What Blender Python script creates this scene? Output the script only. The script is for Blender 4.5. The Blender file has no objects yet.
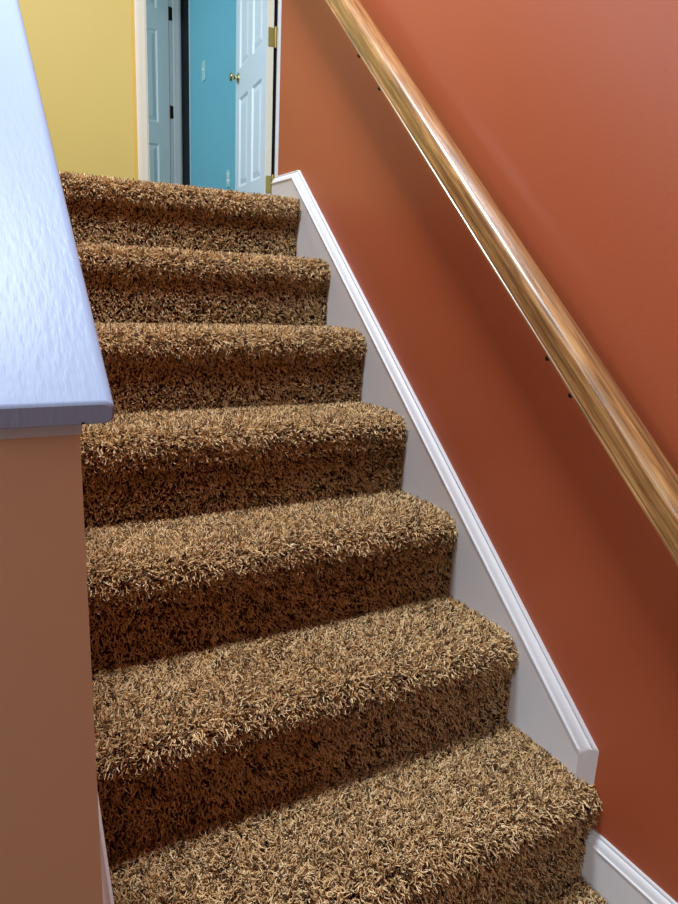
import bpy, bmesh, math, random
import numpy as np
from mathutils import Vector, Matrix

random.seed(7)
rng = np.random.default_rng(11)
S = bpy.context.scene
COL = S.collection

# ------------------------------------------------------------------ dimensions
RISE, RUN = 0.19, 0.2269
SLOPE = RISE / RUN
NSTEP = 7
FL = NSTEP * RISE              # upper floor level
WALL_X = 0.025                 # face of the orange wall
WALL_END = 1.588               # where the orange wall stops on the upper floor
LEFT_X = -0.852                # stair side face of the half wall
CEIL = FL + 2.44

def lin(c):
    return tuple(((v / 255) / 12.92 if v / 255 <= 0.04045 else ((v / 255 + 0.055) / 1.055) ** 2.4) for v in c) + (1,)

# ------------------------------------------------------------------ materials
def principled(name, rgb, rough=0.5, spec=0.5, metallic=0.0, coat=0.0, coat_rough=0.1):
    m = bpy.data.materials.new(name); m.use_nodes = True
    b = m.node_tree.nodes['Principled BSDF']
    b.inputs['Base Color'].default_value = lin(rgb)
    b.inputs['Roughness'].default_value = rough
    b.inputs['Specular IOR Level'].default_value = spec
    b.inputs['Metallic'].default_value = metallic
    b.inputs['Coat Weight'].default_value = coat
    b.inputs['Coat Roughness'].default_value = coat_rough
    return m

def nodes(m):
    return m.node_tree.nodes, m.node_tree.links, m.node_tree.nodes['Principled BSDF']

def paint(name, rgb, rgb2, rough, spec, scale=3.0, bump=0.02, bump_scale=220.0, stretch=(1, 1, 1)):
    """rolled wall paint: slight tone drift and an orange-peel bump"""
    m = principled(name, rgb, rough, spec)
    N, L, b = nodes(m)
    tc = N.new('ShaderNodeTexCoord')
    mp = N.new('ShaderNodeMapping'); mp.inputs['Scale'].default_value = stretch
    L.new(tc.outputs['Object'], mp.inputs['Vector'])
    n1 = N.new('ShaderNodeTexNoise'); n1.inputs['Scale'].default_value = scale; n1.inputs['Detail'].default_value = 3
    L.new(mp.outputs['Vector'], n1.inputs['Vector'])
    mx = N.new('ShaderNodeMix'); mx.data_type = 'RGBA'
    mx.inputs['A'].default_value = lin(rgb); mx.inputs['B'].default_value = lin(rgb2)
    L.new(n1.outputs['Fac'], mx.inputs['Factor']); L.new(mx.outputs['Result'], b.inputs['Base Color'])
    n2 = N.new('ShaderNodeTexNoise'); n2.inputs['Scale'].default_value = bump_scale; n2.inputs['Detail'].default_value = 2
    L.new(mp.outputs['Vector'], n2.inputs['Vector'])
    bp = N.new('ShaderNodeBump'); bp.inputs['Strength'].default_value = bump; bp.inputs['Distance'].default_value = 0.002
    L.new(n2.outputs['Fac'], bp.inputs['Height']); L.new(bp.outputs['Normal'], b.inputs['Normal'])
    return m

M = {}
M['orange'] = paint('terracotta_paint', (158, 77, 46), (164, 83, 51), 0.41, 0.5, 1.5, 0.10, 160)
M['half'] = paint('tan_orange_paint', (226, 184, 146), (229, 188, 150), 0.5, 0.4, 2.0, 0.08, 160)
M['yellow'] = paint('mustard_paint', (206, 180, 98), (210, 186, 104), 0.5, 0.4, 1.5, 0.08, 160)
M['deep_yellow'] = principled('deep_mustard_paint', (212, 172, 78), 0.5)
M['gap_shade'] = principled('black_gap_shade', (12, 12, 13), 0.7)
M['turquoise'] = paint('turquoise_paint', (112, 180, 196), (120, 186, 200), 0.45, 0.4, 2.0, 0.08, 160)
M['slate_shade'] = paint('slate_shade_paint', (52, 62, 70), (56, 66, 74), 0.6, 0.3, 2.0)
M['ceiling'] = paint('ceiling_paint', (232, 230, 224), (236, 234, 228), 0.85, 0.2, 4, 0.3, 90)
M['plain'] = paint('pale_wall_paint', (112, 76, 56), (116, 80, 60), 0.6, 0.3, 2)
M['trim'] = paint('white_trim_paint', (212, 213, 216), (216, 217, 220), 0.45, 0.3, 6, 0.03, 90, (1, 0.15, 1))
M['cream'] = paint('cream_trim_paint', (226, 216, 190), (230, 220, 196), 0.35, 0.5, 6, 0.03, 90)
M['door'] = paint('white_door_paint', (222, 226, 228), (226, 230, 232), 0.35, 0.5, 6, 0.05, 120, (1, 1, 0.2))
M['cap'] = paint('white_cap_sky_tint', (152, 170, 200), (157, 175, 204), 0.30, 0.045, 5, 0.22, 60, (3.0, 0.5, 1))  # the sky's blue reflection is put into the white board's base colour
M['plate'] = principled('pale_plate_plastic', (176, 212, 208), 0.4)
M['plastic'] = principled('white_plastic', (236, 236, 228), 0.35)
M['dark'] = principled('dark_bronze_metal', (48, 40, 32), 0.4, 0.5, 0.8)
M['brass'] = principled('aged_brass', (176, 152, 84), 0.28, 0.5, 1.0)
M['knob'] = principled('polished_brass', (206, 190, 140), 0.14, 0.5, 1.0)
M['glass'] = principled('window_glass', (255, 255, 255), 0.0)
nodes(M['glass'])[2].inputs['Transmission Weight'].default_value = 1.0
nodes(M['glass'])[2].inputs['IOR'].default_value = 1.02

def wood_material():
    m = principled('varnished_oak', (150, 96, 48), 0.34, 0.6, 0, 1.0, 0.22)
    N, L, b = nodes(m)
    tc = N.new('ShaderNodeTexCoord')
    m0 = N.new('ShaderNodeMapping'); m0.inputs['Rotation'].default_value = (-math.atan(.894), 0, 0)
    mp = N.new('ShaderNodeMapping'); mp.inputs['Scale'].default_value = (150, 7, 150)
    L.new(tc.outputs['Object'], m0.inputs['Vector']); L.new(m0.outputs['Vector'], mp.inputs['Vector'])
    n = N.new('ShaderNodeTexNoise'); n.inputs['Scale'].default_value = 1.0; n.inputs['Detail'].default_value = 6; n.inputs['Distortion'].default_value = 0.6
    L.new(mp.outputs['Vector'], n.inputs['Vector'])
    r = N.new('ShaderNodeValToRGB')
    r.color_ramp.elements[0].position = 0.34; r.color_ramp.elements[0].color = lin((108, 76, 42))
    r.color_ramp.elements[1].position = 0.66; r.color_ramp.elements[1].color = lin((186, 142, 88))
    e = r.color_ramp.elements.new(0.5); e.color = lin((152, 108, 62))
    L.new(n.outputs['Fac'], r.inputs['Fac']); L.new(r.outputs['Color'], b.inputs['Base Color'])
    bp = N.new('ShaderNodeBump'); bp.inputs['Strength'].default_value = 0.25; bp.inputs['Distance'].default_value = 0.0006
    L.new(n.outputs['Fac'], bp.inputs['Height']); L.new(bp.outputs['Normal'], b.inputs['Normal'])
    L.new(bp.outputs['Normal'], b.inputs['Coat Normal'])
    return m
M['wood'] = wood_material()

def carpet_base_material():
    m = principled('carpet_backing', (58, 38, 26), 0.95, 0.1)
    N, L, b = nodes(m)
    n = N.new('ShaderNodeTexNoise'); n.inputs['Scale'].default_value = 260; n.inputs['Detail'].default_value = 4
    tc = N.new('ShaderNodeTexCoord'); L.new(tc.outputs['Object'], n.inputs['Vector'])
    r = N.new('ShaderNodeValToRGB')
    r.color_ramp.elements[0].position = 0.35; r.color_ramp.elements[0].color = lin((40, 24, 16))
    r.color_ramp.elements[1].position = 0.7; r.color_ramp.elements[1].color = lin((78, 50, 34))
    L.new(n.outputs['Fac'], r.inputs['Fac']); L.new(r.outputs['Color'], b.inputs['Base Color'])
    return m
M['carpet'] = carpet_base_material()

def yarn_material():
    m = principled('frieze_yarn', (190, 150, 104), 0.8, 0.15)
    N, L, b = nodes(m)
    h = N.new('ShaderNodeHairInfo')
    r = N.new('ShaderNodeValToRGB'); r.color_ramp.interpolation = 'LINEAR'
    el = r.color_ramp.elements
    el[0].position = 0.0; el[0].color = lin((66, 45, 31))
    el[1].position = 1.0; el[1].color = lin((246, 224, 180))
    for p, c in ((0.2, (102, 76, 53)), (0.42, (203, 167, 117)), (0.75, (232, 201, 150))):
        e = el.new(p); e.color = lin(c)
    L.new(h.outputs['Random'], r.inputs['Fac'])
    L.new(r.outputs['Color'], b.inputs['Base Color'])
    return m
M['yarn'] = yarn_material()

# ------------------------------------------------------------------ helpers
def link(name, me, mat=None, parent=None):
    o = bpy.data.objects.new(name, me); COL.objects.link(o)
    if mat is not None: me.materials.append(mat)
    if parent is not None: o.parent = parent
    return o

def from_bm(name, bm, mat, parent=None, smooth=False):
    me = bpy.data.meshes.new(name)
    bmesh.ops.recalc_face_normals(bm, faces=bm.faces)
    bm.to_mesh(me); bm.free()
    o = link(name, me, mat, parent)
    if smooth:
        for p in me.polygons: p.use_smooth = True
        try: me.set_sharp_from_angle(angle=math.radians(38))
        except Exception: pass
    return o

def box(bm, x0, x1, y0, y1, z0, z1, bevel=0.0):
    vs = [bm.verts.new((x, y, z)) for x in (x0, x1) for y in (y0, y1) for z in (z0, z1)]
    fs = []
    for q in ((0, 1, 3, 2), (4, 6, 7, 5), (0, 4, 5, 1), (2, 3, 7, 6), (0, 2, 6, 4), (1, 5, 7, 3)):
        fs.append(bm.faces.new([vs[i] for i in q]))
    if bevel:
        es = list({e for f in fs for e in f.edges})
        bmesh.ops.bevel(bm, geom=es, offset=bevel, segments=2, affect='EDGES')

def boxes(name, lst, mat, parent=None, bevel=0.0):
    bm = bmesh.new()
    for b in lst: box(bm, *b, bevel=bevel)
    return from_bm(name, bm, mat, parent, smooth=bevel > 0)

def loft(bm, rings, close=True, cap=True):
    """rings: list of equally long point lists, joined in order"""
    R = [[bm.verts.new(p) for p in r] for r in rings]
    n = len(R[0])
    for a, b in zip(R, R[1:]):
        for i in range(n if close else n - 1):
            j = (i + 1) % n
            bm.faces.new((a[i], a[j], b[j], b[i]))
    if cap:
        bm.faces.new(R[0][::-1]); bm.faces.new(R[-1])

def lathe(bm, prof, origin, axis, seg=24):
    """prof: list of (radius, distance along axis)"""
    ax = Vector(axis).normalized(); o = Vector(origin)
    t = ax.orthogonal().normalized(); s = ax.cross(t)
    rings = []
    for r, d in prof:
        rings.append([o + ax * d + (t * math.cos(2 * math.pi * k / seg) + s * math.sin(2 * math.pi * k / seg)) * max(r, 1e-5) for k in range(seg)])
    loft(bm, rings)

def structure(o):
    o['kind'] = 'structure'; return o

def thing(name, label, cat, loc=(0, 0, 0), group=None):
    o = bpy.data.objects.new(name, None); COL.objects.link(o)
    o.location = loc; o.empty_display_size = 0.05
    o['label'] = label; o['category'] = cat
    if group: o['group'] = group
    return o

def keep(o, parent):
    """parent without moving (parents sit unrotated at their location)"""
    bpy.context.view_layer.update()
    o.parent = parent
    o.matrix_parent_inverse = parent.matrix_world.inverted()
    return o

# ------------------------------------------------------------------ carpet pile
def pile(name, parent, prof, x0, x1, density, length, rad, seed, xlimit=None, lean=0.35):
    """prof: polyline of (y, z, pile_factor), front to back, normals to its left; yarns are hair curves"""
    g = np.random.default_rng(seed)
    P = np.array([(p[0], p[1]) for p in prof]); fac = np.array([p[2] for p in prof])
    seg = np.diff(P, axis=0); sl = np.hypot(seg[:, 0], seg[:, 1]); cum = np.concatenate([[0], np.cumsum(sl)])
    area = cum[-1] * (x1 - x0); n = int(area * density)
    s = g.random(n) * cum[-1]; x = x0 + g.random(n) * (x1 - x0)
    idx = np.clip(np.searchsorted(cum, s) - 1, 0, len(sl) - 1)
    t = (s - cum[idx]) / sl[idx]
    pos = P[idx] + seg[idx] * t[:, None]
    f = fac[idx] * (1 - t) + fac[idx + 1] * t
    thin = g.random(n) < np.where(f < .62, .72, 1.0)      # pile thinned on the risers to build in their dark shade
    s, x, idx, t, pos, f = s[thin], x[thin], idx[thin], t[thin], pos[thin], f[thin]; n = len(s)
    # smoothed normals
    sn = np.stack([-seg[:, 1], seg[:, 0]], 1) / sl[:, None]
    vn = np.zeros_like(P); vn[:-1] += sn; vn[1:] += sn; vn /= np.linalg.norm(vn, axis=1)[:, None]
    nn = vn[idx] * (1 - t[:, None]) + vn[idx + 1] * t[:, None]
    nrm = np.stack([np.zeros(n), nn[:, 0], nn[:, 1]], 1); nrm /= np.linalg.norm(nrm, axis=1)[:, None]
    tan = np.stack([np.zeros(n), seg[idx, 0] / sl[idx], seg[idx, 1] / sl[idx]], 1)
    root = np.stack([x, pos[:, 0], pos[:, 1]], 1)
    # lay of the pile drifts over the surface (footprints, vacuum strokes)
    a = np.sin(x * 9.3 + s * 13 + seed) + np.sin(x * 23.1 - s * 31 + seed * 2.1) * .7 + np.sin(x * 51 + s * 44 + seed) * .45
    b = np.sin(x * 13.7 - s * 9 + seed * 1.7) + np.sin(x * 31 + s * 27 + seed) * .6
    # tufts clump: neighbouring yarns share a direction
    cell = .009
    cx = np.floor(x / cell).astype(int); cs = np.floor(s / cell).astype(int)
    hsh = (cx * 73856093 ^ cs * 19349663 ^ seed * 83492791) & 0xffff
    ca = np.sin(hsh * .7371) ; cb = np.sin(hsh * 1.313 + 2)
    ex = np.array([1., 0, 0])
    R = g.normal(size=(n, 3))
    d = nrm * 1.0 - tan * (lean + .22 * b)[:, None] + ex * (.30 * a)[:, None] + ex * (.42 * ca)[:, None] + tan * (.42 * cb)[:, None] + R * .42
    d /= np.linalg.norm(d, axis=1)[:, None]
    # keep yarns on the outer side
    dn = (d * nrm).sum(1); d += nrm * np.clip(.18 - dn, 0, 2)[:, None]; d /= np.linalg.norm(d, axis=1)[:, None]
    ln = length * f * (0.8 + .45 * g.random(n))
    curl = g.normal(size=(n, 3)); curl -= d * (curl * d).sum(1)[:, None]; curl /= np.linalg.norm(curl, axis=1)[:, None]
    c2 = np.cross(d, curl)
    K = 5
    pts = np.zeros((n, K, 3))
    ph = g.random(n) * 6.28; amp = .22 + .3 * g.random(n)
    for k in range(K):
        u = k / (K - 1)
        bend = amp * u * u
        pts[:, k] = root + (d * u + curl * (bend * 1.2)[:, None] + c2 * (.22 * u * np.sin(ph + u * 5))[:, None]) * ln[:, None]
        pts[:, k, 2] -= ln * .12 * u * u
    lo, hi = (x0, x1) if xlimit is None else xlimit
    if callable(hi):
        h = hi(pts[:, :, 1])
        pts[:, :, 0] = np.minimum(pts[:, :, 0], h - .001)
    else:
        pts[:, :, 0] = np.minimum(pts[:, :, 0], hi - .001)
    pts[:, :, 0] = np.maximum(pts[:, :, 0], lo + .001)
    hc = bpy.data.hair_curves.new(name)
    hc.add_curves([K] * n)
    hc.attributes['position'].data.foreach_set('vector', pts.astype(np.float32).ravel())
    ra = hc.attributes.get('radius') or hc.attributes.new('radius', 'FLOAT', 'POINT')
    rr_f = np.clip(.55 + .5 * f, .7, 1.0)
    taper = np.array([1.0, 1.05, 1.0, .85, .45])
    rr = (rad * rr_f * (.8 + .4 * g.random(n)))[:, None] * taper[None, :]
    ra.data.foreach_set('value', rr.astype(np.float32).ravel())
    hc.materials.append(M['yarn'])
    o = bpy.data.objects.new(name, hc); COL.objects.link(o); o.parent = parent
    o['kind'] = 'stuff'
    return o

def wide(hi_front):
    """right limit of the lowest step: it runs past the skirt's end to the wall"""
    return lambda y: np.where(y < 0.045, hi_front, 0.003)

def step_profile(k):
    """backing outline of step k (1 = topmost) from the foot of its riser to the back of its tread"""
    y0 = (NSTEP - k) * RUN; z0 = (NSTEP - k) * RISE; z1 = z0 + RISE
    tip = {1: -.018, 2: -.010, 3: -.010}.get(k, -.004)
    rec = .011
    pts = [(y0 + rec, z0 - .012, .42), (y0 + rec, z0 + .05, .45), (y0 + rec + .001, z1 - .085, .5), (y0 + .006, z1 - .068, .58),
           (y0 + tip + .016, z1 - .054, .7), (y0 + tip + .013, z1 - .042, .8), (y0 + tip + .0145, z1 - .031, .85),
           (y0 + tip + .020, z1 - .022, .92), (y0 + tip + .030, z1 - .016, 1.0), (y0 + tip + .043, z1 - .013, 1.0),
           (y0 + .075, z1 - .012, 1.0), (y0 + .15, z1 - .012, .92), (y0 + RUN + rec, z1 - .012, .75)]
    return y0, z0, z1, pts

stairs = thing('staircase', 'flight of seven stairs wrapped in shaggy tan and brown carpet', 'staircase')
for k in range(NSTEP, 0, -1):
    y0, z0, z1, pts = step_profile(k)
    back = y0 + RUN + .011
    if k == 1: back = WALL_END + .0
    if k == 1:
        pts = pts[:-1] + [(back, z1 - .012, .75)]
    xr = .022 if k == NSTEP else .003
    xl = LEFT_X + .001 if k == NSTEP else -.836
    ring = [(p[0], p[1]) for p in pts] + [(back, z0 - .03), (y0 + .03, z0 - .03)]
    if k == NSTEP:
        ring = [(p[0], max(p[1], .0)) for p in pts] + [(back, 0.0), (y0 + .03, 0.0)]
    bm = bmesh.new()
    if k == NSTEP:
        loft(bm, [[(x, y, z) for y, z in ring] for x in (xl, -.4, .003)])
        # the short stretch in front of the skirt's end reaches the wall
        rr = [(y, z) for y, z in ring if y < .044]
        rr = [(p[0], max(p[1], 0)) for p in pts if p[0] < .044] + [(.04, z1 - .012), (.04, 0.0)]
        loft(bm, [[(x, y, z) for y, z in rr] for x in (.003, .022)])
    else:
        loft(bm, [[(x, y, z) for y, z in ring] for x in (xl, -.4, xr)])
    st = from_bm('step', bm, M['carpet'], stairs, smooth=True)
    dens = {7: 108000, 6: 108000, 5: 108000, 4: 108000, 3: 108000, 2: 108000, 1: 108000}[k]
    rad = .00112
    px1 = xr
    prof = pts
    if k == 1:
        prof = pts[:-1] + [(y0 + .25, z1 - .012, .75)]
    pile('carpet_pile', st, prof, xl, px1, dens, .0185, rad, 100 + k,
         xlimit=(xl, wide(.0235) if k == NSTEP else .003))

# landing in front of the stairs
fl = structure(boxes('floor', [(-2.2, WALL_X, -2.2, RUN, -.12, -.012)], M['carpet']))
pile('carpet_pile', fl, [(-.34, -.012, .8), (.006, -.012, .8)], LEFT_X, .008, 92000, .017, .00125, 55, xlimit=(LEFT_X - .05, .008))
# upper floor
structure(boxes('floor_upper', [(-4.6, LEFT_X - .12, .6, 5.6, FL - .25, FL - .012), (LEFT_X - .12, 2.2, WALL_END, 5.6, FL - .25, FL - .012),
                                ], M['carpet']))

# ------------------------------------------------------------------ walls
structure(boxes('wall_right', [(WALL_X, WALL_X + .115, -2.2, WALL_END, -.12, CEIL)], M['orange']))

# half wall on the left of the stairs, very slightly out of parallel
HW = math.radians(1.0)
def hw(x, y, z):
    dx, dy = x - LEFT_X, y - .01
    return (LEFT_X + dx * math.cos(HW) - dy * math.sin(HW), .01 + dx * math.sin(HW) + dy * math.cos(HW), z)
CAP0 = .9686            # height of the cap's top above the foot of the stairs
cap_end = 1.5
bm = bmesh.new()
wr = []
for x in (LEFT_X, LEFT_X - .118):
    top = CAP0 + .010 * SLOPE - .0205
    wr.append([hw(x, .01, -.012), hw(x, .01, top), hw(x, cap_end, top + (cap_end - .01) * SLOPE), hw(x, cap_end, -.012)])
loft(bm, wr)
structure(from_bm('wall_left', bm, M['half']))

# cap board with rounded edges, cut square to its slope
def cap_board():
    bm = bmesh.new()
    w0, w1 = LEFT_X - .118 - .029, LEFT_X + .029
    th = .0225; r = .0095
    sec = []
    for (cx, cv, a0) in ((w1 - r, -r, 90), (w1 - r, -th + r, 0), (w0 + r, -th + r, -90), (w0 + r, -r, -180)):
        for i in range(7):
            a = math.radians(a0 - 90 * i / 6)
            sec.append((cx + r * math.cos(a), cv + r * math.sin(a)))
    cxm = (w0 + w1) / 2; vm = -th / 2
    rings = []
    for y, inset in ((-.0180, .0025), (-.0172, .0010), (-.0158, 0), (.3, 0), (cap_end + .02, 0)):
        rings.append([hw(x - math.copysign(inset, x - cxm), y, CAP0 + y * SLOPE + vm + (v - vm) * (1 - inset / (th / 2))) for x, v in sec])
    loft(bm, rings)
    return bm
cap = thing('sloped_ledge', 'glossy white, sky-tinted board topping the sloped half wall left of the stairs', 'ledge', (0, 0, 0))
o = from_bm('board', cap_board(), M['cap'], cap, smooth=True)
o.data.set_sharp_from_angle(angle=math.radians(24))
for p in o.data.polygons:
    if len(p.vertices) > 4: p.use_smooth = False
wn = o.modifiers.new('weighted_normals', 'WEIGHTED_NORMAL'); wn.keep_sharp = True; wn.weight = 100
# cove strip that closes the joint below the board on the end of the wall
bm = bmesh.new()
prof = [(.0, .9525), (.0, .9180), (-.0045, .9180), (-.0050, .9200), (-.0065, .9260), (-.0100, .9330), (-.0150, .9352)]
rings = []
for x in (LEFT_X - .118 - .004, LEFT_X + .001):
    rings.append([hw(x, .0102 + a, b) for a, b in prof])
loft(bm, rings)
o = from_bm('cove_strip', bm, M['trim'], cap, smooth=True)
bm = bmesh.new(); lathe(bm, [(.0012, 0), (.0012, .0022)], hw(LEFT_X - .001, -.0165, CAP0 - .0345), (0, -1, 0), 10)
o = from_bm('nail', bm, M['dark'], cap)

# ------------------------------------------------------------------ skirts and baseboards
# profile: (distance out from the wall, distance down from the top), for a 25 mm build-up
MOLD = [(0, 0), (.0065, 0), (.0080, .0012), (.0080, .0045), (.0072, .0058), (.0100, .0068), (.0135, .0085), (.0168, .0125), (.0188, .0170),
        (.0196, .0200), (.0205, .0212), (.0245, .0222), (.0250, .0240), (.0245, .0262), (.0225, .0275)]
def skirt_section(depth):
    return MOLD + [(.0220, .030), (.0220, depth), (0, depth)]

def raked_skirt(name, xw, sgn, ystart, yturn, yend, ztop_level, cc, mat):
    """sloped board with moulded top; sgn -1: projects towards -X from wall plane xw"""
    bm = bmesh.new()
    c, s = math.cos(math.atan(SLOPE)), math.sin(math.atan(SLOPE))
    sec = MOLD + [(.0220, .030)]
    def top(y): return cc + SLOPE * y
    rings = []
    # lower end: returned at an angle
    def ring(fy, mitre):
        out = []
        for d, v in sec:
            x = xw + sgn * d
            if mitre == 'start':
                y = ystart + d * 1.15; z = top(y) - v / c
            elif mitre == 'turn':
                # bisector of the slope and the level stretch
                k = math.tan(math.atan(SLOPE) / 2)
                y = yturn + v * k; z = ztop_level - v
            elif mitre == 'end':
                y = yend; z = ztop_level - v
            out.append((x, y, z))
        # bottom
        x = xw + sgn * .022
        if mitre == 'start':
            y = ystart + .022 * 1.15; zb = RISE - .03
            out.append((x, y, zb)); out.append((xw, ystart, zb))
        elif mitre == 'turn':
            out.append((x, yturn + .05, FL - .10)); out.append((xw, yturn + .05, FL - .10))
        else:
            out.append((x, yend, FL - .10)); out.append((xw, yend, FL - .10))
        return out
    rings = [ring(0, 'start')]
    # an in-between ring just after the first tread keeps the lower edge under the carpet line
    ym = 1.2
    r = [(xw + sgn * d, .2, top(.2) - v / c) for d, v in sec]
    r += [(xw + sgn * .022, .21, .12), (xw, .21, .12)]
    rings.append(r)
    r = []
    for d, v in sec:
        r.append((xw + sgn * d, ym + v * s * .0, top(ym) - v / c))
    r += [(xw + sgn * .022, ym + .1, FL - .42), (xw, ym + .1, FL - .42)]
    rings.append(r)
    rings.append(ring(0, 'turn')); rings.append(ring(0, 'end'))
    loft(bm, rings)
    return from_bm(name, bm, mat, None, smooth=True)

CC = .2405
ZT = 1.4215
yturn = (ZT - CC) / SLOPE
structure(raked_skirt('trim_1', WALL_X, -1, .019, yturn, WALL_END, ZT, CC, M['trim']))
structure(raked_skirt('trim_2', LEFT_X - .003, 1, .03, yturn, WALL_END - .1, ZT, CC, M['trim']))
# level baseboard on the landing
bm = bmesh.new()
sec = [(d * .62, v) for d, v in MOLD] + [(.0140, .030), (.0140, .110), (0, .110)]
loft(bm, [[(WALL_X - d, y, .0985 - v) for d, v in sec] for y in (-2.2, .010)])
structure(from_bm('baseboard_right', bm, M['trim'], None, smooth=True))

# ------------------------------------------------------------------ handrail
RS = .894
def handrail():
    h = thing('handrail', 'varnished oak handrail running down the orange wall', 'handrail', (-.045, .3, 1.09))
    half = [(0, 0), (.0215, 0), (.0232, .0012), (.0232, .0048), (.0214, .0062), (.0214, .0078), (.0236, .0092), (.0240, .0120), (.0232, .0145),
            (.0238, .018), (.0258, .0245), (.0278, .031), (.0285, .037), (.0282, .0430), (.0268, .0482), (.0236, .0520), (.018, .0547), (.010, .0566), (0, .0573)]
    loop = [(-u, v) for u, v in half] + [(u, v) for u, v in half[-2:0:-1]]
    c, s = math.cos(math.atan(RS)), math.sin(math.atan(RS))
    rings = []
    y = -.55
    while y <= 1.56:
        zb = .8135 + RS * y
        rings.append([(-.0455 + u, y - v * s, zb + v * c) for u, v in loop])
        y += .07
    bm = bmesh.new(); loft(bm, rings)
    # a dent in the side, as on a used rail
    o = from_bm('rail', bm, M['wood'], None, smooth=True); keep(o, h)
    for yb, ts in ((.843, (.068, -.072)), (.150, (.030, -.052))):
        zb = .8135 + RS * yb
        bm = bmesh.new()
        # strap under the rail
        rings = []
        for t in (ts[1] - .008, ts[1] - .005, ts[0] + .005, ts[0] + .008):
            w = .0085 if ts[1] - .006 < t < ts[0] + .006 else .006
            yy, zz = yb + t * c, zb + t * s
            rings.append([(-.0455 - w, yy, zz), (-.0455 + w, yy, zz), (-.0455 + w, yy + .003 * s, zz - .003 * c), (-.0455 - w, yy + .003 * s, zz - .003 * c)])
        loft(bm, rings)
        # arm curving down and back to the wall
        p0 = Vector((-.0455, yb, zb - .002)); p1 = Vector((-.0455, yb, zb - .030)); p2 = Vector((WALL_X - .003, yb, zb - .036))
        rings = []
        for i in range(11):
            t = i / 10
            p = p0 * (1 - t) ** 2 + p1 * 2 * t * (1 - t) + p2 * t * t
            tg = ((p1 - p0) * (1 - t) + (p2 - p1) * t).normalized()
            a = Vector((0, 1, 0)); b = tg.cross(a)
            rings.append([p + (a * math.cos(q) + b * math.sin(q)) * .0048 for q in [2 * math.pi * j / 10 for j in range(10)]])
        loft(bm, rings)
        br = from_bm('bracket', bm, M['dark'], None, smooth=True); keep(br, h)
        bm = bmesh.new(); lathe(bm, [(.021, 0), (.021, .003), (.017, .006), (.006, .008)], (WALL_X, yb, zb - .036), (-1, 0, 0), 24)
        ro = from_bm('rosette', bm, M['dark'], None, smooth=True); keep(ro, br)
        for t in ts:
            yy, zz = yb + t * c, zb + t * s
            bm = bmesh.new(); lathe(bm, [(.0050, -.001), (.0050, .004), (.0036, .0065), (.0015, .007)], (-.0640, yy, zz), (0, s, -c), 12)
            sc = from_bm('screw', bm, M['dark'], None, smooth=True); keep(sc, br)
    return h
handrail()

# ------------------------------------------------------------------ upper hall: yellow wall with the doorway
WY = 2.70; WT = .115
DX0, DX1 = -.149, .479           # clear opening
DH = FL + 2.03
BX0, BX1, BZ0, BZ1 = -3.9, -1.9, FL + .40, FL + 1.85
structure(boxes('wall_back', [(-4.6, BX0, WY, WY + WT, FL - .2, CEIL), (BX1, DX0 - .018, WY, WY + WT, FL - .2, CEIL),
                              (BX0, BX1, WY, WY + WT, FL - .2, BZ0), (BX0, BX1, WY, WY + WT, BZ1, CEIL), (DX0 - .018, DX1 + .018, WY, WY + WT, DH + .02, CEIL),
                              (DX1 + .018, 2.2, WY, WY + WT, FL - .2, CEIL)], M['yellow']))
# a slightly deeper brush stroke of paint beside the casing, and a black strip standing in for the shaded gap at the hinge jamb
structure(boxes('trim_9', [(DX0 - .064, DX0 - .052, WY - .0015, WY + .001, FL - .01, DH + .07)], M['deep_yellow']))
structure(boxes('gap_shade_strip', [(DX1 - .003, DX1, WY - .001, WY + WT, FL - .01, DH)], M['gap_shade']))
# jamb lining
structure(boxes('trim_3', [(DX0 - .018, DX0, WY - .002, WY + WT + .002, FL - .012, DH), (DX1, DX1 + .018, WY - .002, WY + WT + .002, FL - .012, DH),
                           (DX0 - .018, DX1 + .018, WY - .002, WY + WT + .002, DH, DH + .018)], M['cream']))
def casing(name, x_in, x_out, y_face, z0, z1, mat, sgn=-1):
    """vertical moulded casing lying on a wall that faces -Y"""
    prof = [(0, 0), (0, .006), (.06, .009), (.16, .011), (.30, .0115), (.42, .013), (.60, .016), (.80, .0175), (.94, .017), (1, .014), (1, 0)]
    bm = bmesh.new()
    loft(bm, [[(x_in + (x_out - x_in) * a, y_face + sgn * t, z) for a, t in prof] for z in (z0, z1)])
    return structure(from_bm(name, bm, mat, None, smooth=True))
casing('trim_4', DX0 - .004, DX0 - .053, WY, FL - .012, DH + .07, M['cream'])
casing('trim_5', DX1 + .004, DX1 + .063, WY, FL - .012, DH + .07, M['trim'])

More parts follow.
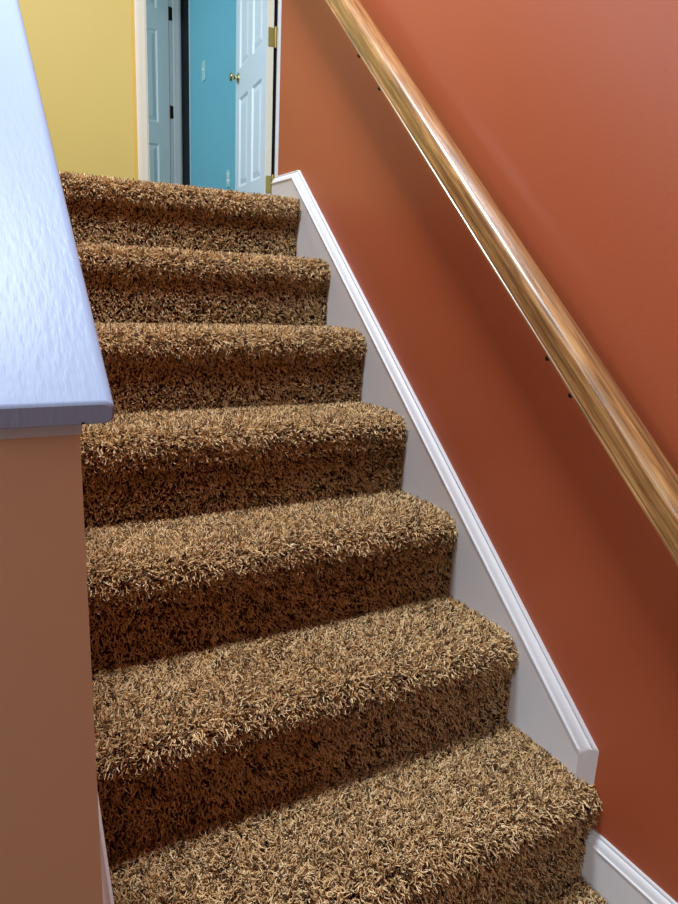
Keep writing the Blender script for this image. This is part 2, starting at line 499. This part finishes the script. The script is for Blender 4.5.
def six_panel(bm, W, H, T, cols, rows, depth=.006):
    """door leaf: u 0..W, thickness 0..T (front at t=0), z 0..H; panels sunk with a raised field, on both faces"""
    us = sorted({0, W} | {c for cc in cols for c in cc}); zs = sorted({0, H} | {r for rr in rows for r in rr})
    def is_panel(u0, u1, z0, z1):
        return (u0, u1) in cols and (z0, z1) in rows
    for face, t0, sg in ((0, 0, 1), (1, T, -1)):
        for u0, u1 in zip(us, us[1:]):
            for z0, z1 in zip(zs, zs[1:]):
                if not is_panel(u0, u1, z0, z1):
                    bm.faces.new([bm.verts.new(p) for p in ((u0, t0, z0), (u1, t0, z0), (u1, t0, z1), (u0, t0, z1))])
                    continue
                levels = [(0, 0), (.007, .0045), (.012, .0075), (.017, .0078), (.040, .0022), (.044, .0020)]
                prev = None
                for ins, dp in levels:
                    q = [bm.verts.new((a, t0 + sg * dp, b)) for a, b in ((u0 + ins, z0 + ins), (u1 - ins, z0 + ins), (u1 - ins, z1 - ins), (u0 + ins, z1 - ins))]
                    if prev:
                        for i in range(4): bm.faces.new((prev[i], prev[(i + 1) % 4], q[(i + 1) % 4], q[i]))
                    prev = q
                bm.faces.new(prev)
    for (a, b) in (((0, 0), (W, 0)), ((W, 0), (W, H)), ((W, H), (0, H)), ((0, H), (0, 0))):
        bm.faces.new([bm.verts.new(p) for p in ((a[0], 0, a[1]), (b[0], 0, b[1]), (b[0], T, b[1]), (a[0], T, a[1]))])
    bmesh.ops.remove_doubles(bm, verts=bm.verts, dist=1e-5)

ROWS = [(.265, .735), (.885, 1.52), (1.66, 1.90)]
def place_leaf(name, W, hinge, direction, normal, mirror=False):
    """hinge: near front corner; direction: along the width; normal: from the visible face into the leaf"""
    T = .034
    m = .085; g = .085; pw = (W - 2 * m - g) / 2
    cols = [(m, m + pw), (m + pw + g, W - m)]
    bm = bmesh.new(); six_panel(bm, W, 2.02, T, cols, ROWS)
    d = Vector(direction).normalized(); n = Vector(normal).normalized()
    MX = Matrix(((d.x, n.x, 0, hinge[0]), (d.y, n.y, 0, hinge[1]), (0, 0, 1, FL - .004), (0, 0, 0, 1)))
    bmesh.ops.transform(bm, matrix=MX, verts=bm.verts)
    return structure(from_bm(name, bm, M['door'])), d, n, T, MX

W1 = .623
leaf, d, n, T, MX = place_leaf('door_1', W1, (.431, 2.712), (.0646, .618, 0), (.618, -.0646, 0))
# cream painted hinge edge, knobs on both faces
bm = bmesh.new()
vs = [MX @ Vector(p) for p in ((-.0012, .0012, .0), (-.0012, T - .0012, .0), (-.0012, T - .0012, 2.02), (-.0012, .0012, 2.02))]
vi = [MX @ Vector((.0, p[0], p[1])) for p in ((.0012, .0), (T - .0012, .0), (T - .0012, 2.02), (.0012, 2.02))]
loft(bm, [vs, vi]); o = from_bm('door_edge', bm, M['cream'], leaf)
def knob(parent, p, ax):
    bm = bmesh.new()
    lathe(bm, [(.027, 0), (.027, .004), (.023, .007), (.010, .009), (.0095, .022), (.015, .027), (.0215, .035), (.0225, .042), (.020, .048), (.012, .052), (.001, .053)], p, ax, 28)
    o = from_bm('door_handle', bm, M['knob'], None, smooth=True); keep(o, parent); return o
kz = FL + .84
pk = MX @ Vector((W1 - .062, 0, kz - MX[2][3])); knob(leaf, pk, -n)
pk = MX @ Vector((W1 - .062, T, kz - MX[2][3])); knob(leaf, pk, n)
def hinge(parent, z, mat):
    """plate on the near edge of the leaf, knuckle beside it, plate on the jamb"""
    bm = bmesh.new()
    e = MX @ Vector((0, 0, 0)); e2 = MX @ Vector((0, T, 0))
    y = e.y - .0018
    a = .431 + .006
    box(bm, a, .466, 2.7045, 2.7125, z - .040, z + .040)
    lathe(bm, [(.0052, -.046), (.0066, -.0455), (.0066, .0455), (.0052, .046), (.003, .049)], (.4715, 2.7005, z), (0, 0, 1), 14)
    box(bm, .4730, .4800, 2.699, 2.745, z - .040, z + .040)
    for dz in (-.03, .0, .03):
        lathe(bm, [(.0036, 0), (.003, .0008), (.0, .001)], (a + .012 + (.007 if dz else 0), 2.7045, z + dz), (0, -1, 0), 10)
    o = from_bm('hinge', bm, mat, None, smooth=True); keep(o, parent)
hinge(leaf, 2.222, M['brass']); hinge(leaf, 1.552, M['brass']); hinge(leaf, 3.10, M['brass'])

# ------------------------------------------------------------------ turquoise room beyond the doorway
SX = .62; SY = 4.66; BY = 4.92
structure(boxes('wall_far_right', [(SX, SX + .115, WY + WT, SY, FL - .2, CEIL)], M['turquoise']))
structure(boxes('trim_6', [(SX - .004, SX + .02, SY, SY + .012, FL - .012, FL + 2.1)], M['trim']))
# back wall: closet doorway with door_2
H2 = .540                     # hinge side of the second door
structure(boxes('wall_far_back', [(-2.2, H2 - .76, BY, BY + .115, FL - .2, CEIL), (H2 - .76, H2 + .02, BY, BY + .115, FL + 2.06, CEIL)], M['turquoise']))
structure(boxes('wall_closet', [(H2 + .02, 2.2, BY, BY + .115, FL - .2, CEIL)], M['slate_shade']))  # dark colour stands in for the shade of the unlit recess
leaf2, d2, n2, T2, MX2 = place_leaf('door_2', .735, (H2 - .742, BY - .002), (1, 0, 0), (0, 1, 0))
for z in (FL + .235, FL + .97, FL + 1.64):
    bm = bmesh.new(); lathe(bm, [(.006, -.045), (.0075, -.0445), (.0075, .0445), (.006, .045)], (H2 - .001, BY - .008, z), (0, 0, 1), 12)
    box(bm, H2 - .0005, H2 + .024, BY - .0055, BY - .0035, z - .044, z + .044)
    o = from_bm('hinge', bm, M['dark'], None, smooth=True); keep(o, leaf2)
structure(boxes('trim_7', [(H2 - .003, H2 + .020, BY - .003, BY + .115, FL - .012, FL + 2.06)], M['trim']))
casing('trim_8', H2 + .022, H2 + .085, BY, FL - .012, FL + 2.1, M['trim'])
structure(boxes('baseboard_far', [(SX - .012, SX, WY + WT, SY, FL - .012, FL + .085)], M['trim']))
structure(boxes('wall_far_left', [(-2.2, -2.1, WY + WT, BY + .1, FL - .2, FL + .75), (-2.2, -2.1, WY + WT, 3.0, FL + .75, CEIL), (-2.2, -2.1, 4.5, BY + .1, FL + .75, CEIL),
                                  (-2.2, -2.1, 3.0, 4.5, FL + 2.1, CEIL)], M['turquoise']))

# switch and outlet on the turquoise side wall
def wall_plate(name, label, cat, y, z, w, h, kind):
    t = thing(name, label, cat, (SX, y, z))
    bm = bmesh.new(); box(bm, SX - .006, SX, y - w / 2, y + w / 2, z - h / 2, z + h / 2, bevel=.002)
    o = from_bm('cover_plate', bm, M['plate'], None, smooth=True); keep(o, t)
    if kind == 'switch':
        bm = bmesh.new(); box(bm, SX - .017, SX - .005, y - .005, y + .005, z - .004, z + .018, bevel=.001)
        o = from_bm('toggle', bm, M['plastic'], None, smooth=True); keep(o, t)
    else:
        for dz in (-.02, .02):
            bm = bmesh.new(); lathe(bm, [(.017, -.001), (.017, .0035), (.015, .0045)], (SX - .005, y, z + dz), (-1, 0, 0), 20)
            o = from_bm('socket', bm, M['plastic'], None, smooth=True); keep(o, t)
            for dy in (-.006, .006):
                bm = bmesh.new(); box(bm, SX - .0102, SX - .0094, y + dy - .001, y + dy + .001, z + dz - .004, z + dz + .004)
                s_ = from_bm('slot', bm, M['dark'], None); keep(s_, o)
    return t
wall_plate('light_switch', 'white light switch on the turquoise wall left of the open door', 'light switch', 4.32, 2.465, .075, .125, 'switch')
wall_plate('wall_outlet', 'white power outlet low on the turquoise wall beside the open door', 'outlet', 3.80, 1.712, .062, .105, 'outlet')

# ------------------------------------------------------------------ the rest of the shell
# ceiling with the skylight well over the stairs
KX0, KX1, KY0, KY1 = -1.16, -.60, .22, .74
structure(boxes('ceiling', [(-4.6, KX0, -2.3, 5.6, CEIL, CEIL + .1), (KX1, 2.2, -2.3, 5.6, CEIL, CEIL + .1),
                            (KX0, KX1, -2.3, KY0, CEIL, CEIL + .1), (KX0, KX1, KY1, 5.6, CEIL, CEIL + .1)], M['ceiling']))
# left living room wall with its window
LX = -4.5
structure(boxes('wall_far_left_side', [(LX - .1, LX, -2.3, 5.6, -.12, .7), (LX - .1, LX, -.5, 5.6, .7, FL + .7), (LX - .1, LX, -2.3, -2.1, .7, FL + 2.15), (LX - .1, LX, -2.1, -.5, 2.7, FL + 2.15), (LX - .1, LX, -2.3, 5.6, FL + 2.15, CEIL),
                                  (LX - .1, LX, -.5, -.2, FL + .7, FL + 2.15), (LX - .1, LX, 2.5, 5.6, FL + .7, FL + 2.15)], M['yellow']))
structure(boxes('wall_front', [(-4.6, WALL_X + .1, -2.3, -2.2, -.12, CEIL)], M['plain']))
structure(boxes('wall_hall_end', [(2.1, 2.2, WALL_END, 5.6, FL - .2, CEIL)], M['yellow']))
structure(boxes('wall_end', [(-4.6, 2.2, 5.5, 5.6, FL - .2, CEIL)], M['slate_shade']))
def window(name, bars, pane):
    w = structure(boxes(name, bars, M['trim'])); p = boxes('pane', [pane], M['glass']); p.parent = w
window('window_1', [(LX - .08, LX - .02, -.2, 2.5, FL + .7, FL + .76), (LX - .08, LX - .02, -.2, 2.5, FL + 2.09, FL + 2.15), (LX - .08, LX - .02, -.2, -.14, FL + .7, FL + 2.15),
                    (LX - .08, LX - .02, 2.44, 2.5, FL + .7, FL + 2.15), (LX - .08, LX - .02, 1.12, 1.18, FL + .7, FL + 2.15)],
       (LX - .055, LX - .05, -.2, 2.5, FL + .7, FL + 2.15))
window('window_4', [(BX0, BX0 + .05, WY + .03, WY + .09, BZ0, BZ1), (BX1 - .05, BX1, WY + .03, WY + .09, BZ0, BZ1), (BX0, BX1, WY + .03, WY + .09, BZ0, BZ0 + .05),
                    (BX0, BX1, WY + .03, WY + .09, BZ1 - .05, BZ1), ((BX0 + BX1) / 2 - .03, (BX0 + BX1) / 2 + .03, WY + .03, WY + .09, BZ0, BZ1)],
       (BX0, BX1, WY + .058, WY + .062, BZ0, BZ1))
window('added_window', [(LX - .08, LX - .02, -2.1, -2.04, .7, 2.7), (LX - .08, LX - .02, -.56, -.5, .7, 2.7), (LX - .08, LX - .02, -2.1, -.5, .7, .76), (LX - .08, LX - .02, -2.1, -.5, 2.64, 2.7)],
       (LX - .055, LX - .05, -2.1, -.5, .7, 2.7))  # unseen window, added to go with the foyer fill light
window('window_2', [(KX0, KX0 + .03, KY0, KY1, CEIL, CEIL + .1), (KX1 - .03, KX1, KY0, KY1, CEIL, CEIL + .1), (KX0, KX1, KY0, KY0 + .03, CEIL, CEIL + .1), (KX0, KX1, KY1 - .03, KY1, CEIL, CEIL + .1)],
       (KX0, KX1, KY0, KY1, CEIL + .08, CEIL + .085))
window('window_3', [(-2.18, -2.12, 3.0, 4.5, FL + .75, FL + .80), (-2.18, -2.12, 3.0, 4.5, FL + 2.05, FL + 2.1), (-2.18, -2.12, 3.0, 3.05, FL + .75, FL + 2.1), (-2.18, -2.12, 4.45, 4.5, FL + .75, FL + 2.1)],
       (-2.155, -2.15, 3.0, 4.5, FL + .75, FL + 2.1))

# ------------------------------------------------------------------ light
def area(name, loc, look, sx, sy, power, rgb, spread=180):
    l = bpy.data.lights.new(name, 'AREA'); l.shape = 'RECTANGLE'; l.size = sx; l.size_y = sy
    l.energy = power; l.color = rgb; l.spread = math.radians(spread)
    o = bpy.data.objects.new(name, l); COL.objects.link(o); o.location = loc
    o.rotation_euler = (Vector(look) - Vector(loc)).to_track_quat('-Z', 'Y').to_euler()
    return o
area('skylight_daylight', ((KX0 + KX1) / 2, (KY0 + KY1) / 2, CEIL - .005), ((KX0 + KX1) / 2, (KY0 + KY1) / 2, 0), KX1 - KX0, KY1 - KY0, 142, (.82, .91, 1.0))
area('window_daylight', (LX + .02, 1.15, FL + 1.42), (0, 1.15, FL + 1.3), 2.6, 1.35, 25, (.80, .90, 1.0))
area('hall_window_daylight', ((BX0 + BX1) / 2, WY - .02, (BZ0 + BZ1) / 2), ((BX0 + BX1) / 2 + .6, 0, 2.0), BX1 - BX0, BZ1 - BZ0, 48, (.70, .85, 1.0))
area('added_foyer_fill', (LX + .02, -1.3, 1.7), (0, -.9, 1.2), 1.5, 1.9, 66, (.86, .90, 1.0))  # added fill from the left to brighten the right wall
area('far_room_daylight', (-2.08, 3.75, FL + 1.42), (.6, 3.9, FL + 1.2), 1.4, 1.25, 42, (.60, .82, 1.0))

w = bpy.data.worlds.new('daylight'); S.world = w; w.use_nodes = True
bg = w.node_tree.nodes['Background']; bg.inputs['Color'].default_value = (.62, .78, 1, 1); bg.inputs['Strength'].default_value = 1.0

# ------------------------------------------------------------------ camera
cam = bpy.data.cameras.new('camera'); co = bpy.data.objects.new('camera', cam); COL.objects.link(co)
cam.sensor_fit = 'VERTICAL'; cam.sensor_height = 36; cam.lens = 671.441 * 36 / 904; cam.clip_start = .01
rt = Vector((0.87967722, -0.47342791, 0.04509998)); up = Vector((0.07585216, 0.23329277, 0.96944362)); fw = Vector((0.46948316, 0.84937654, -0.24113286))
co.matrix_world = Matrix(((rt.x, up.x, -fw.x, -.93972156), (rt.y, up.y, -fw.y, -.67931309), (rt.z, up.z, -fw.z, 1.07188361), (0, 0, 0, 1)))
S.camera = co

S.view_settings.view_transform = 'Standard'; S.view_settings.look = 'None'
S.view_settings.gamma = 1.0; S.view_settings.exposure = 0.0; S.view_settings.use_curve_mapping = False
S.cycles.use_denoising = True
S.cycles.caustics_reflective = False; S.cycles.caustics_refractive = False
S.cycles.max_bounces = 8; S.cycles.diffuse_bounces = 5
